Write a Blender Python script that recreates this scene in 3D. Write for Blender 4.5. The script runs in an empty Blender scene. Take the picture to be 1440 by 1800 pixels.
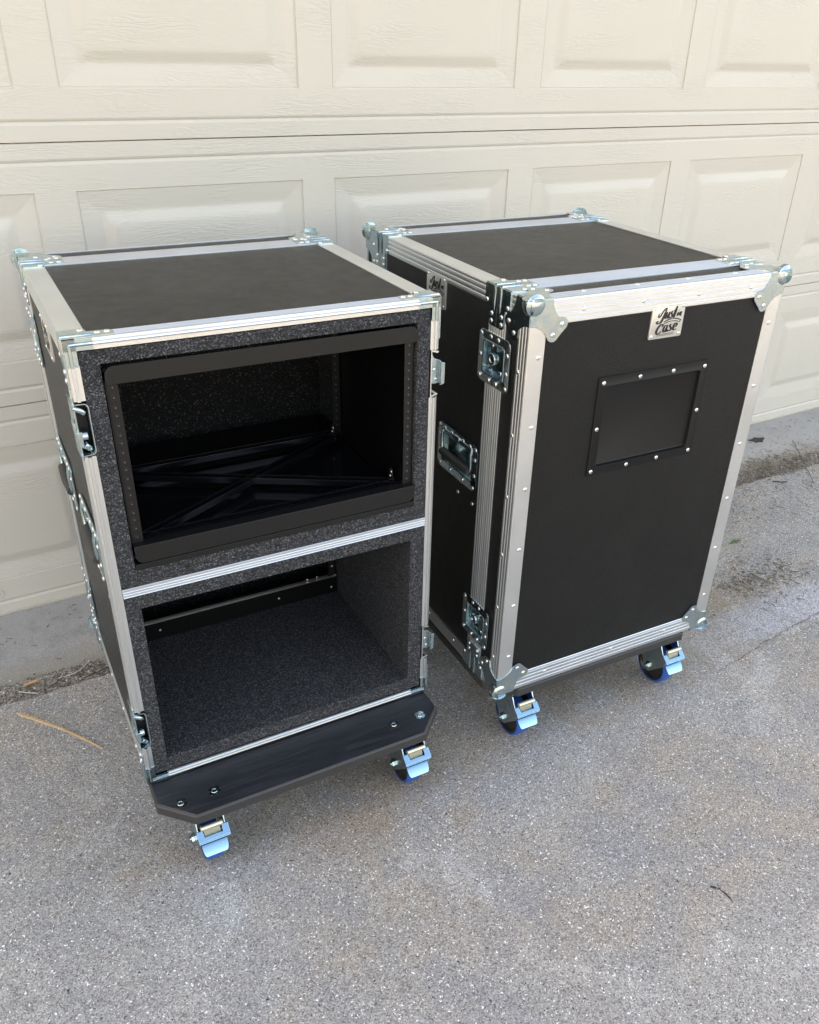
import bpy, math, random
from mathutils import Vector, Matrix
random.seed(7)
R = math.radians
sc = bpy.context.scene
col = sc.collection

# ------------------------------------------------------------------ camera
cam_d = bpy.data.cameras.new('camera')
cam = bpy.data.objects.new('camera', cam_d)
col.objects.link(cam)
cam_d.sensor_fit = 'HORIZONTAL'; cam_d.sensor_width = 36
cam_d.lens = 1477.27 / 1440 * 36
cam_d.shift_x = -(744.02 - 720) / 1440
cam_d.shift_y = (936.29 - 900) / 1440
cam_d.clip_start = 0.05; cam_d.clip_end = 400
def cam_matrix(yaw, pitch, roll, loc):
    y, p, r = R(yaw), R(pitch), R(roll)
    f = Vector((math.sin(y)*math.cos(p), math.cos(y)*math.cos(p), math.sin(p)))
    rt = Vector((math.cos(y), -math.sin(y), 0)); up = rt.cross(f)
    rt2 = rt*math.cos(r)+up*math.sin(r); up2 = -rt*math.sin(r)+up*math.cos(r)
    m = Matrix((rt2, up2, -f)).transposed().to_4x4(); m.translation = loc
    return m
cam.matrix_world = cam_matrix(30.9362, -30.3936, 1.7632, Vector((-0.3743, -2.1734, 1.3801)))
sc.camera = cam

# ------------------------------------------------------------------ world, sun, exposure
SUN_EL, SUN_AZ = 31, -38          # azimuth measured clockwise from +Y
world = bpy.data.worlds.new('World'); sc.world = world
world.use_nodes = True
wn = world.node_tree.nodes; wl = world.node_tree.links
wn.clear()
wo = wn.new('ShaderNodeOutputWorld'); wb = wn.new('ShaderNodeBackground')
sky = wn.new('ShaderNodeTexSky'); sky.sky_type = 'NISHITA'; sky.sun_disc = False
sky.sun_elevation = R(SUN_EL); sky.sun_rotation = R(SUN_AZ)
sky.air_density = 0.8; sky.dust_density = 3.0; sky.ozone_density = 0.8
wb.inputs['Strength'].default_value = 0.12
wl.new(sky.outputs[0], wb.inputs['Color']); wl.new(wb.outputs[0], wo.inputs['Surface'])
sun_d = bpy.data.lights.new('sun', 'SUN'); sun = bpy.data.objects.new('sun', sun_d)
col.objects.link(sun)
sun_d.energy = 2.2; sun_d.angle = R(0.53); sun_d.color = (1.0, 0.94, 0.86)
_a, _e = R(SUN_AZ), R(SUN_EL)
sdir = Vector((math.sin(_a)*math.cos(_e), math.cos(_a)*math.cos(_e), math.sin(_e)))
sun.rotation_euler = sdir.to_track_quat('Z', 'Y').to_euler()
sc.view_settings.view_transform = 'Standard'
sc.view_settings.look = 'None'
sc.view_settings.gamma = 1
sc.view_settings.use_curve_mapping = False
sc.view_settings.exposure = 3.1
sc.view_settings.use_white_balance = True          # the phone balanced for the shade
sc.view_settings.white_balance_temperature = 9900
sc.view_settings.white_balance_tint = 14
sc.cycles.max_bounces = 8

G = -0.010                        # height of the driveway
W, H, Z0 = 0.60, 0.8594, 0.150    # flight case width, height, underside
T = Z0 + H
DA = 0.5700                       # body + back lid
JB = 0.4927                       # body / back lid joint
FL = 0.1028                       # front lid depth

# ------------------------------------------------------------------ materials
def mat(name, base=(.5, .5, .5), rough=.5, metal=0., spec=.5, build=None):
    m = bpy.data.materials.new(name); m.use_nodes = True
    nt = m.node_tree; b = nt.nodes['Principled BSDF']
    b.inputs['Base Color'].default_value = (*base, 1)
    b.inputs['Roughness'].default_value = rough
    b.inputs['Metallic'].default_value = metal
    b.inputs['Specular IOR Level'].default_value = spec
    if build: build(nt, b)
    return m
def N(nt, t, **kw):
    n = nt.nodes.new(t)
    for k, v in kw.items():
        if k in n.inputs: n.inputs[k].default_value = v
        else: setattr(n, k, v)
    return n
def L(nt, a, b): nt.links.new(a, b)
def coords(nt, kind='Object', scale=(1, 1, 1), rot=(0, 0, 0)):
    tc = nt.nodes.new('ShaderNodeTexCoord'); mp = nt.nodes.new('ShaderNodeMapping')
    mp.inputs['Scale'].default_value = scale; mp.inputs['Rotation'].default_value = rot
    L(nt, tc.outputs[kind], mp.inputs['Vector']); return mp.outputs[0]
def noise(nt, vec, scale, detail=4, rough=.5, dist=0):
    n = N(nt, 'ShaderNodeTexNoise', Scale=scale, Detail=detail, Roughness=rough, Distortion=dist)
    L(nt, vec, n.inputs['Vector']); return n
def ramp(nt, fac, stops):
    r = nt.nodes.new('ShaderNodeValToRGB'); e = r.color_ramp.elements
    while len(e) < len(stops): e.new(.5)
    for i, (p, c) in enumerate(stops):
        e[i].position = p; e[i].color = c if len(c) == 4 else (*c, 1)
    L(nt, fac, r.inputs[0]); return r.outputs[0]
def mix(nt, fac, a, b, mode='MIX'):
    m = nt.nodes.new('ShaderNodeMix'); m.data_type = 'RGBA'; m.blend_type = mode
    for s, v in ((0, fac), (6, a), (7, b)):
        if hasattr(v, 'links') or hasattr(v, 'is_output'): L(nt, v, m.inputs[s])
        else: m.inputs[s].default_value = v if s == 0 else (*v, 1)
    return m.outputs[2]
def mathn(nt, op, a, b=0., c=None):
    m = nt.nodes.new('ShaderNodeMath'); m.operation = op
    for i, v in enumerate((a, b, c)):
        if v is None: continue
        if hasattr(v, 'is_output'): L(nt, v, m.inputs[i])
        else: m.inputs[i].default_value = v
    return m.outputs[0]
def bump(nt, b, height, strength, dist, prev=None):
    n = N(nt, 'ShaderNodeBump', Strength=strength, Distance=dist)
    L(nt, height, n.inputs['Height'])
    if prev: L(nt, prev, n.inputs['Normal'])
    L(nt, n.outputs[0], b.inputs['Normal']); return n.outputs[0]

def b_laminate(nt, b):
    v = coords(nt)
    n1 = noise(nt, v, 900, 3, .6); n2 = noise(nt, v, 6, 6, .62, 1.2)
    n3 = noise(nt, v, 38, 4, .6)
    c = mix(nt, ramp(nt, n2.outputs[0], [(.3, (0, 0, 0)), (.75, (1, 1, 1))]), (.0040, .0040, .0040), (.0085, .0083, .0080))
    L(nt, c, b.inputs['Base Color'])
    r = mathn(nt, 'MULTIPLY_ADD', n3.outputs[0], .16, .27); L(nt, r, b.inputs['Roughness'])
    n4 = noise(nt, v, 3.1, 7, .7, .6); n5 = noise(nt, v, 700, 2, .5)
    dust_sheen = mathn(nt, 'MULTIPLY', ramp(nt, n4.outputs[0], [(.48, (0,)*3), (.78, (.55,)*3)]), ramp(nt, n5.outputs[0], [(.45, (.3,)*3), (.7, (1,)*3)]))
    gm = nt.nodes.new('ShaderNodeNewGeometry'); sz = nt.nodes.new('ShaderNodeSeparateXYZ'); L(nt, gm.outputs['True Normal'], sz.inputs[0])
    dust_sheen = mathn(nt, 'MULTIPLY', dust_sheen, mathn(nt, 'MAXIMUM', sz.outputs[2], .10))  # dust on upward faces, also paled to paint in the tops' reflected light
    L(nt, mix(nt, dust_sheen, c, (.085, .080, .072)), b.inputs['Base Color'])
    vo = N(nt, 'ShaderNodeTexVoronoi', Scale=520.); L(nt, v, vo.inputs['Vector'])
    h = mathn(nt, 'ADD', mathn(nt, 'MULTIPLY', vo.outputs['Distance'], .9), n1.outputs[0])
    bump(nt, b, h, .8, .0009)
M_PANEL = mat('laminate', spec=.25, build=b_laminate)
def b_alu(nt, b):
    v = coords(nt); n1 = noise(nt, v, 9, 3, .5)
    c = ramp(nt, n1.outputs[0], [(.3, (.70, .73, .735)), (.7, (.77, .80, .805))]); L(nt, c, b.inputs['Base Color'])
    r = mathn(nt, 'MULTIPLY_ADD', n1.outputs[0], .05, .34); L(nt, r, b.inputs['Roughness'])
M_ALU = mat('aluminium', metal=1, build=b_alu)
def b_zinc(nt, b):
    v = coords(nt); n1 = noise(nt, v, 55, 5, .65, .8); n2 = noise(nt, v, 130, 3)
    c = ramp(nt, n1.outputs[0], [(.3, (.35, .52, .62)), (.5, (.47, .59, .62)), (.72, (.58, .62, .53))])
    L(nt, c, b.inputs['Base Color'])
    r = mathn(nt, 'MULTIPLY_ADD', n2.outputs[0], .2, .13); L(nt, r, b.inputs['Roughness'])
    bump(nt, b, n1.outputs[0], .12, .0008)
M_ZINC = mat('zinc_plate', metal=1, build=b_zinc)
M_ZINC_SKY = mat('sky_reflection_zinc', (.26, .48, .64), .26, 1)  # blue sky reflection painted into the zinc colour of the brakes
M_TAB = mat('cream_reflection_zinc', (.80, .74, .55), .38, 1)  # zinc with its cream reflection put into the base colour
M_GLINT = mat('glint_metal', (.20, .19, .18), .3, 1)  # paler metal that draws in edge highlights and hole glints
M_RIVET = mat('rivet_steel', (.86, .86, .84), .28, 1)
M_HOLE = mat('black_recess', (.006, .006, .006), .6)
def b_foam(nt, b):
    v = coords(nt)
    vo = N(nt, 'ShaderNodeTexVoronoi', Scale=500.); L(nt, v, vo.inputs['Vector'])
    vo2 = N(nt, 'ShaderNodeTexVoronoi', Scale=430.); L(nt, v, vo2.inputs['Vector'])
    n = noise(nt, v, 420, 3, .7)
    sep = nt.nodes.new('ShaderNodeSeparateColor'); L(nt, vo.outputs['Color'], sep.inputs[0])
    c = ramp(nt, sep.outputs[0], [(.0, (.003, .003, .0035)), (.40, (.015, .0155, .017)), (.80, (.046, .047, .052)), (1., (.15, .15, .16))])
    L(nt, c, b.inputs['Base Color'])
    rr = ramp(nt, sep.outputs[1], [(.0, (.28,)*3), (.25, (.7,)*3)]); L(nt, rr, b.inputs['Roughness'])
    h = mathn(nt, 'ADD', mathn(nt, 'MULTIPLY', vo2.outputs['Distance'], 1.), n.outputs[0])
    bump(nt, b, h, .9, .0022)
M_FOAM = mat('foam', build=b_foam)
def b_foam_shade(nt, b):
    v = coords(nt); vo = N(nt, 'ShaderNodeTexVoronoi', Scale=520.); L(nt, v, vo.inputs['Vector'])
    sep = nt.nodes.new('ShaderNodeSeparateColor'); L(nt, vo.outputs['Color'], sep.inputs[0])
    L(nt, ramp(nt, sep.outputs[0], [(.0, (.002,)*3), (.80, (.007, .007, .0075)), (.93, (.02, .02, .02)), (1., (.12, .115, .10))]), b.inputs['Base Color'])
    bump(nt, b, vo.outputs['Distance'], .9, .0022)
M_FOAM_SHADE = mat('shaded_foam', rough=.8, spec=.3, build=b_foam_shade)  # same foam darkened, the shade at the back and its glints painted in
def b_black(nt, b):
    v = coords(nt); n = noise(nt, v, 1500, 2); bump(nt, b, n.outputs[0], .15, .0003)
M_BLACK = mat('black_powder_coat', (.0065, .0065, .0065), .42, spec=.36, build=b_black)
M_GLOSSBLACK = mat('black_gloss_steel', (.004, .0045, .006), .13)
M_SHEET = mat('satin_black_steel', (.0025, .0025, .0028), .34, spec=.3)
M_EARTH = mat('dry_lawn_earth', (.085, .080, .050), .95)
M_PLASTIC = mat('black_plastic', (.006, .006, .0065), .46, spec=.25)
M_RUBBER = mat('grey_rubber', (.045, .043, .040), .55)
M_TYRE = mat('blue_rubber', (.004, .085, .36), .30)
M_HUB = mat('black_hub', (.012, .012, .012), .35)
M_PRINT = mat('black_ink', (.012, .012, .012), .45)
def b_badge(nt, b):
    v = coords(nt, scale=(1, 1, 1)); n = noise(nt, v, 900, 2); bump(nt, b, n.outputs[0], .15, .0003)
M_BADGE = mat('badge_aluminium', (.74, .72, .66), .42, .7, build=b_badge)
def b_ply(nt, b):
    v = coords(nt, scale=(4, 60, 60)); n = noise(nt, v, 3, 6, .65, .6)
    c = ramp(nt, n.outputs[0], [(.3, (.010, .012, .015)), (.62, (.024, .027, .033)), (.8, (.05, .055, .062))])
    L(nt, c, b.inputs['Base Color'])
    r = mathn(nt, 'MULTIPLY_ADD', n.outputs[0], .3, .32); L(nt, r, b.inputs['Roughness'])
    bump(nt, b, n.outputs[0], .4, .0008)
M_PLY = mat('black_stained_ply', build=b_ply)
def b_plyedge(nt, b):
    v = coords(nt); sx = nt.nodes.new('ShaderNodeSeparateXYZ'); L(nt, v, sx.inputs[0])
    w = mathn(nt, 'FRACT', mathn(nt, 'MULTIPLY', sx.outputs[2], 270.))
    n = noise(nt, coords(nt, scale=(30, 30, 200)), 3, 4)
    c = mix(nt, ramp(nt, w, [(.3, (0, 0, 0)), (.6, (1, 1, 1))]), (.022, .021, .021), (.060, .056, .054))
    c = mix(nt, n.outputs[0], c, (.03, .027, .025)); L(nt, c, b.inputs['Base Color'])
    bump(nt, b, w, .3, .0006)
M_PLYEDGE = mat('ply_edge', rough=.5, build=b_plyedge)

def b_door(nt, b):
    v = coords(nt, scale=(1.0, 1, 5.2))
    d = noise(nt, v, 3.2, 4, .55)                      # slow warp makes cathedral swirls
    sx = nt.nodes.new('ShaderNodeSeparateXYZ'); L(nt, coords(nt), sx.inputs[0])
    ph = mathn(nt, 'ADD', mathn(nt, 'MULTIPLY', sx.outputs[2], 620.), mathn(nt, 'MULTIPLY', d.outputs[0], 95.))
    fine = noise(nt, coords(nt, scale=(14, 1, 90)), 3, 5, .6)
    s = mathn(nt, 'SINE', mathn(nt, 'ADD', ph, mathn(nt, 'MULTIPLY', fine.outputs[0], 9.)))
    mask = ramp(nt, noise(nt, coords(nt, scale=(1.1, 1, 3.2)), 3.1, 2).outputs[0], [(.46, (.10,)*3), (.64, (1,)*3)])
    h = mathn(nt, 'ADD', mathn(nt, 'MULTIPLY', s, mask), mathn(nt, 'MULTIPLY', fine.outputs[0], 1.6))
    bump(nt, b, h, .38, .00080)
    st = noise(nt, coords(nt), 1.6, 5, .6)
    c = mix(nt, st.outputs[0], (.600, .545, .460), (.645, .592, .508))
    dirt = noise(nt, coords(nt), 7, 6, .7)
    c = mix(nt, ramp(nt, dirt.outputs[0], [(.60, (0,)*3), (.85, (.22,)*3)]), c, (.60, .53, .43))
    L(nt, c, b.inputs['Base Color'])
M_DOOR = mat('almond_door_paint', rough=.42, spec=.4, build=b_door)
M_SEAL = mat('grey_seal', (.30, .28, .25), .6)
M_ROOF = mat('roof_tile', (.10, .095, .09), .8)
M_WALL = mat('render_wall', (.55, .50, .43), .9)

def b_drive(nt, b):
    v = coords(nt)
    big = noise(nt, v, 1.7, 6, .62, .5); mid = noise(nt, v, 7.5, 5, .65, .3); sm = noise(nt, v, 38, 4, .6)
    c = mix(nt, ramp(nt, big.outputs[0], [(.42, (0,)*3), (.56, (1,)*3)]), (.375, .358, .330), (.375, .328, .276))
    c = mix(nt, ramp(nt, mid.outputs[0], [(.40, (.0,)*3), (.64, (.85,)*3)]), c, (.295, .288, .280))
    # pale worn patches
    pale = ramp(nt, noise(nt, v, 3.3, 7, .68, .8).outputs[0], [(.56, (0,)*3), (.70, (.6,)*3)])
    c = mix(nt, pale, c, (.50, .49, .47))
    grit = N(nt, 'ShaderNodeTexVoronoi', Scale=430.); L(nt, v, grit.inputs['Vector'])
    s1 = nt.nodes.new('ShaderNodeSeparateColor'); L(nt, grit.outputs['Color'], s1.inputs[0])
    g = ramp(nt, s1.outputs[0], [(.0, (.42,)*3), (.2, (.80,)*3), (.7, (1.10,)*3), (1., (1.55,)*3)])
    c = mix(nt, 1., c, g, 'MULTIPLY')
    chips = N(nt, 'ShaderNodeTexVoronoi', Scale=290.); chips.inputs['Randomness'].default_value = 1
    L(nt, noise_warp(nt, v), chips.inputs['Vector'])
    s2 = nt.nodes.new('ShaderNodeSeparateColor'); L(nt, chips.outputs['Color'], s2.inputs[0])
    dens = ramp(nt, noise(nt, v, 5, 4, .6).outputs[0], [(.3, (.78,)*3), (.7, (.90,)*3)])
    near = mathn(nt, 'LESS_THAN', chips.outputs['Distance'], mathn(nt, 'MULTIPLY', s2.outputs[1], .52))
    isw = mathn(nt, 'MULTIPLY', mathn(nt, 'GREATER_THAN', s2.outputs[0], dens), near)
    c = mix(nt, isw, c, (.95, .93, .89))
    isb = mathn(nt, 'MULTIPLY', mathn(nt, 'LESS_THAN', s2.outputs[0], .05), near)
    c = mix(nt, isb, c, (.05, .042, .036))
    # rusty chips
    iso = mathn(nt, 'MULTIPLY', mathn(nt, 'LESS_THAN', mathn(nt, 'ABSOLUTE', mathn(nt, 'SUBTRACT', s2.outputs[0], .3)), .015), near)
    c = mix(nt, iso, c, (.34, .20, .12))
    # chalky exposed patch beyond the right hand case (wear with its own outline)
    sx = nt.nodes.new('ShaderNodeSeparateXYZ'); L(nt, v, sx.inputs[0])
    px = mathn(nt, 'DIVIDE', mathn(nt, 'SUBTRACT', sx.outputs[0], 1.52), .42)
    py = mathn(nt, 'DIVIDE', mathn(nt, 'SUBTRACT', sx.outputs[1], -1.00), .085)
    rr = mathn(nt, 'ADD', mathn(nt, 'MULTIPLY', px, px), mathn(nt, 'MULTIPLY', py, py))
    rr = mathn(nt, 'ADD', rr, mathn(nt, 'MULTIPLY', mathn(nt, 'SUBTRACT', mid.outputs[0], .5), 3.))
    pm = ramp(nt, mathn(nt, 'ADD', rr, mathn(nt, 'MULTIPLY', mathn(nt, 'SUBTRACT', sm.outputs[0], .5), 1.6)), [(.35, (.62,)*3), (1.1, (0,)*3)])
    pcol = ramp(nt, s1.outputs[1], [(.15, (.16, .16, .18)), (.5, (.50, .52, .58)), (1., (.85, .86, .90))])
    c = mix(nt, pm, c, pcol)
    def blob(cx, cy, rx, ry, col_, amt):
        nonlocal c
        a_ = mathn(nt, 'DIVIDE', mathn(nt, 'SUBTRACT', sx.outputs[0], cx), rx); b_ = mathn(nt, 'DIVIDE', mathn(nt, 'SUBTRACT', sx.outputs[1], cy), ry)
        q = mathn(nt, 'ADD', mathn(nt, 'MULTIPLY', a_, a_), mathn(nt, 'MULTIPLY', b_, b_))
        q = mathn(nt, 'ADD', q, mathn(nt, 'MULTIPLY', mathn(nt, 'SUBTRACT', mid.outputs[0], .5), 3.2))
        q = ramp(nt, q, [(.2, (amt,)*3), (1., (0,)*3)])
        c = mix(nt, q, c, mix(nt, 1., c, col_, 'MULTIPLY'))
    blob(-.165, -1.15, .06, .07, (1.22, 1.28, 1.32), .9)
    blob(.28, -.98, .55, .22, (.80, .71, .62), .85)  # brown slab discoloration, with warm reflected light painted in around the open case
    blob(1.05, -.92, .55, .22, (.86, .78, .68), .8)  # same brown slab tone and painted warm bounce around the closed case
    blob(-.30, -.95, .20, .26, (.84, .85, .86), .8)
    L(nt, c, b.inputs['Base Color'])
    rg = ramp(nt, s2.outputs[2], [(.0, (.35,)*3), (.2, (.9,)*3)]); L(nt, rg, b.inputs['Roughness'])
    h = mathn(nt, 'ADD', mathn(nt, 'MULTIPLY', grit.outputs['Distance'], -.8), mathn(nt, 'MULTIPLY', isw, .5))
    p = bump(nt, b, h, .55, .0012)
    bump(nt, b, sm.outputs[0], .4, .004, p)
def noise_warp(nt, v):
    n = noise(nt, v, 120, 2); m = nt.nodes.new('ShaderNodeVectorMath'); m.operation = 'MULTIPLY_ADD'
    L(nt, n.outputs['Color'], m.inputs[0]); m.inputs[1].default_value = (.012, .012, .012); L(nt, v, m.inputs[2])
    return m.outputs[0]
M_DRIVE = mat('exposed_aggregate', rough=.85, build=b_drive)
def b_apron(nt, b):
    v = coords(nt)
    big = noise(nt, v, 2.6, 6, .65, .4); mid = noise(nt, v, 14, 6, .7); fine = noise(nt, v, 300, 3, .6)
    c = mix(nt, ramp(nt, big.outputs[0], [(.3, (0,)*3), (.7, (1,)*3)]), (.36, .35, .335), (.44, .415, .38))
    c = mix(nt, ramp(nt, mid.outputs[0], [(.5, (0,)*3), (.75, (.6,)*3)]), c, (.22, .215, .21))
    sx = nt.nodes.new('ShaderNodeSeparateXYZ'); L(nt, v, sx.inputs[0])
    e = mathn(nt, 'ADD', sx.outputs[1], mathn(nt, 'MULTIPLY', mathn(nt, 'SUBTRACT', mid.outputs[0], .5), .12))
    lip = ramp(nt, mathn(nt, 'MULTIPLY_ADD', e, 5., 1.5), [(.0, (.6,)*3), (.42, (0,)*3)])
    c = mix(nt, lip, c, (.27, .225, .15))
    g = ramp(nt, fine.outputs[0], [(.3, (.72,)*3), (.7, (1.25,)*3)])
    c = mix(nt, 1., c, g, 'MULTIPLY')
    L(nt, c, b.inputs['Base Color'])
    p = bump(nt, b, fine.outputs[0], .4, .0012); bump(nt, b, mid.outputs[0], .4, .004, p)
M_APRON = mat('smooth_concrete', rough=.9, build=b_apron)
def b_dirt(nt, b):
    v = coords(nt)
    a = noise(nt, v, 30, 6, .7); g = N(nt, 'ShaderNodeTexVoronoi', Scale=210.); L(nt, v, g.inputs['Vector'])
    s = nt.nodes.new('ShaderNodeSeparateColor'); L(nt, g.outputs['Color'], s.inputs[0])
    c = mix(nt, a.outputs[0], (.20, .165, .13), (.36, .32, .27))
    c = mix(nt, 1., c, ramp(nt, s.outputs[0], [(.0, (.4,)*3), (.6, (1.1,)*3), (1., (2.0,)*3)]), 'MULTIPLY')
    L(nt, c, b.inputs['Base Color']); bump(nt, b, g.outputs['Distance'], .8, .003)
M_DIRT = mat('gritty_dirt', rough=.95, build=b_dirt)
def randmat(name, stops, rough=.7):
    def f(nt, b):
        oi = nt.nodes.new('ShaderNodeNewGeometry')
        L(nt, ramp(nt, oi.outputs['Random Per Island'], stops), b.inputs['Base Color'])
    return mat(name, rough=rough, build=f)
M_STONE = randmat('grit_stones', [(0., (.08, .07, .06)), (.35, (.24, .21, .18)), (.7, (.36, .34, .31)), (.9, (.42, .30, .22)), (1., (.78, .76, .73))])
M_LITTER = randmat('dry_litter', [(0., (.05, .04, .03)), (.5, (.17, .13, .08)), (1., (.36, .30, .20))], .85)
def b_straw(nt, b):
    n = noise(nt, coords(nt, scale=(4, 90, 90)), 4, 4)
    L(nt, ramp(nt, n.outputs[0], [(.3, (.40, .24, .11)), (.7, (.66, .46, .25))]), b.inputs['Base Color'])
M_STRAW = mat('dry_bark_strip', rough=.55, build=b_straw)
M_TWIG = mat('dark_twig', (.045, .035, .028), .8)
M_PALE = mat('pale_stalk', (.62, .58, .50), .7)
M_ORANGE = mat('orange_filter', (.62, .33, .17), .7)
M_GREEN = mat('green_leaf', (.10, .16, .06), .6)

# ------------------------------------------------------------------ mesh helpers
class MB:
    def __init__(s): s.v = []; s.f = []; s.m = []; s.cur = 0
    def add(s, vs, fs):
        n = len(s.v); s.v += [tuple(p) for p in vs]
        s.f += [tuple(n+i for i in f) for f in fs]; s.m += [s.cur]*len(fs); return s
    def box(s, a, b):
        x0, y0, z0 = (min(a[i], b[i]) for i in range(3)); x1, y1, z1 = (max(a[i], b[i]) for i in range(3))
        return s.add([(x0,y0,z0),(x1,y0,z0),(x1,y1,z0),(x0,y1,z0),(x0,y0,z1),(x1,y0,z1),(x1,y1,z1),(x0,y1,z1)],
                     [(0,3,2,1),(4,5,6,7),(0,1,5,4),(1,2,6,5),(2,3,7,6),(3,0,4,7)])
    def loops(s, rings, closed=True, cap=True):
        """rings: list of equal-length point loops, joined in order"""
        n = len(rings[0]); vs = [p for r in rings for p in r]; fs = []
        for k in range(len(rings)-1):
            for i in range(n if closed else n-1):
                j = (i+1) % n
                fs.append((k*n+i, k*n+j, (k+1)*n+j, (k+1)*n+i))
        if cap:
            if cap != 'end': fs.append(tuple(reversed(range(n))))
            fs.append(tuple(range((len(rings)-1)*n, len(rings)*n)))
        return s.add(vs, fs)
    def prism(s, poly, o, ax, ay, nrm, t0, t1):
        """2D polygon in (ax, ay) from origin o, extruded along nrm from t0 to t1"""
        o, ax, ay, nrm = map(Vector, (o, ax, ay, nrm))
        r = [[o+ax*p[0]+ay*p[1]+nrm*t for p in poly] for t in (t0, t1)]
        return s.loops(r)
    def tube(s, pts, r, n=10, cap=True):
        pts = [Vector(p) for p in pts]; rings = []
        for i, p in enumerate(pts):
            t = (pts[min(i+1, len(pts)-1)]-pts[max(i-1, 0)]).normalized()
            a = t.orthogonal().normalized() if i == 0 else (prev - t*prev.dot(t)).normalized()
            prev = a; b = t.cross(a); rr = r[i] if isinstance(r, (list, tuple)) else r
            rings.append([p+(a*math.cos(q)+b*math.sin(q))*rr for q in (2*math.pi*k/n for k in range(n))])
        return s.loops(rings, cap=cap)
    def lathe(s, prof, o, axis, n=20):
        """prof: (radius, height along axis)"""
        o, axis = Vector(o), Vector(axis).normalized(); a = axis.orthogonal().normalized(); b = axis.cross(a)
        return s.loops([[o+axis*h+(a*math.cos(q)+b*math.sin(q))*max(r, 1e-5) for q in (2*math.pi*k/n for k in range(n))] for r, h in prof])
    def mesh(s, name, mats, smooth=None):
        me = bpy.data.meshes.new(name); me.from_pydata(s.v, [], s.f)
        for m in (mats if isinstance(mats, (list, tuple)) else [mats]): me.materials.append(m)
        me.polygons.foreach_set('material_index', s.m)
        import bmesh
        bm = bmesh.new(); bm.from_mesh(me); bmesh.ops.recalc_face_normals(bm, faces=bm.faces); bm.to_mesh(me); bm.free()
        if smooth is not None:
            me.polygons.foreach_set('use_smooth', [True]*len(me.polygons)); me.set_sharp_from_angle(angle=R(smooth))
        me.update(); return me
def link(name, me, parent=None, loc=None, rot=None, bevel=0):
    o = bpy.data.objects.new(name, me); col.objects.link(o)
    if loc is not None: o.location = loc
    elif parent is not None and parent.type == 'EMPTY' and parent.get('category'): o.location = (0, 0, -G)
    if rot is not None: o.rotation_mode = 'QUATERNION'; o.rotation_quaternion = rot
    if parent: o.parent = parent
    if bevel:
        md = o.modifiers.new('bevel', 'BEVEL'); md.width = bevel; md.segments = 2; md.limit_method = 'ANGLE'; md.angle_limit = R(35)
        md.harden_normals = False
    return o
def part(mb, name, mats, parent, smooth=None, bevel=0, label=None):
    o = link(name, mb.mesh(name, mats, smooth), parent, bevel=bevel)
    if label: o['label'] = label
    return o
def thing(name, label, cat, loc, rz=0):
    o = bpy.data.objects.new(name, None); col.objects.link(o); o.location = loc; o.rotation_euler = (0, 0, rz)
    o.empty_display_size = .1; o['label'] = label; o['category'] = cat; return o
def structure(o): o['kind'] = 'structure'; return o

def cells(xs, ys, holes):
    """rectangular grid minus holes -> predicate keep[i][j]"""
    keep = [[not any(h[0] < (xs[i]+xs[i+1])/2 < h[1] and h[2] < (ys[j]+ys[j+1])/2 < h[3] for h in holes)
             for j in range(len(ys)-1)] for i in range(len(xs)-1)]
    return keep
def slab(mb, rect, holes, t0, t1, P, back=True):
    """rect (x0,x1,y0,y1) with rectangular holes, thickness t0..t1; P maps (x,y,t) to 3D"""
    xs = sorted({rect[0], rect[1], *[c for h in holes for c in h[:2] if rect[0] < c < rect[1]]})
    ys = sorted({rect[2], rect[3], *[c for h in holes for c in h[2:] if rect[2] < c < rect[3]]})
    kp = cells(xs, ys, holes); nx, ny = len(xs)-1, len(ys)-1
    idx = {}; vs = []; fs = []
    def V(i, j, t):
        k = (i, j, t)
        if k not in idx: idx[k] = len(vs); vs.append(P(xs[i], ys[j], (t0, t1)[t]))
        return idx[k]
    for i in range(nx):
        for j in range(ny):
            if not kp[i][j]: continue
            fs.append((V(i,j,0), V(i+1,j,0), V(i+1,j+1,0), V(i,j+1,0)))
            fs.append((V(i,j,1), V(i,j+1,1), V(i+1,j+1,1), V(i+1,j,1)))
            for di, dj, a, b in ((-1,0,(i,j),(i,j+1)), (1,0,(i+1,j),(i+1,j+1)), (0,-1,(i,j),(i+1,j)), (0,1,(i,j+1),(i+1,j+1))):
                ii, jj = i+di, j+dj
                if not (0 <= ii < nx and 0 <= jj < ny and kp[ii][jj]):
                    fs.append((V(*a,0), V(*b,0), V(*b,1), V(*a,1)))
    return mb.add(vs, fs)

# faces of a case: origin + (x,y,outward) mapping
PL = lambda x, y, t: (-t, x, y)            # left side: x=v, y=z, t outward
PR = lambda x, y, t: (W+t, x, y)
def PF(v0): return lambda x, y, t: (x, v0-t, y)   # front face at v0
def PB(v0): return lambda x, y, t: (x, v0+t, y)
PT = lambda x, y, t: (x, y, T+t)           # top: x=u, y=v
PBO = lambda x, y, t: (x, y, Z0-t)

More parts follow.
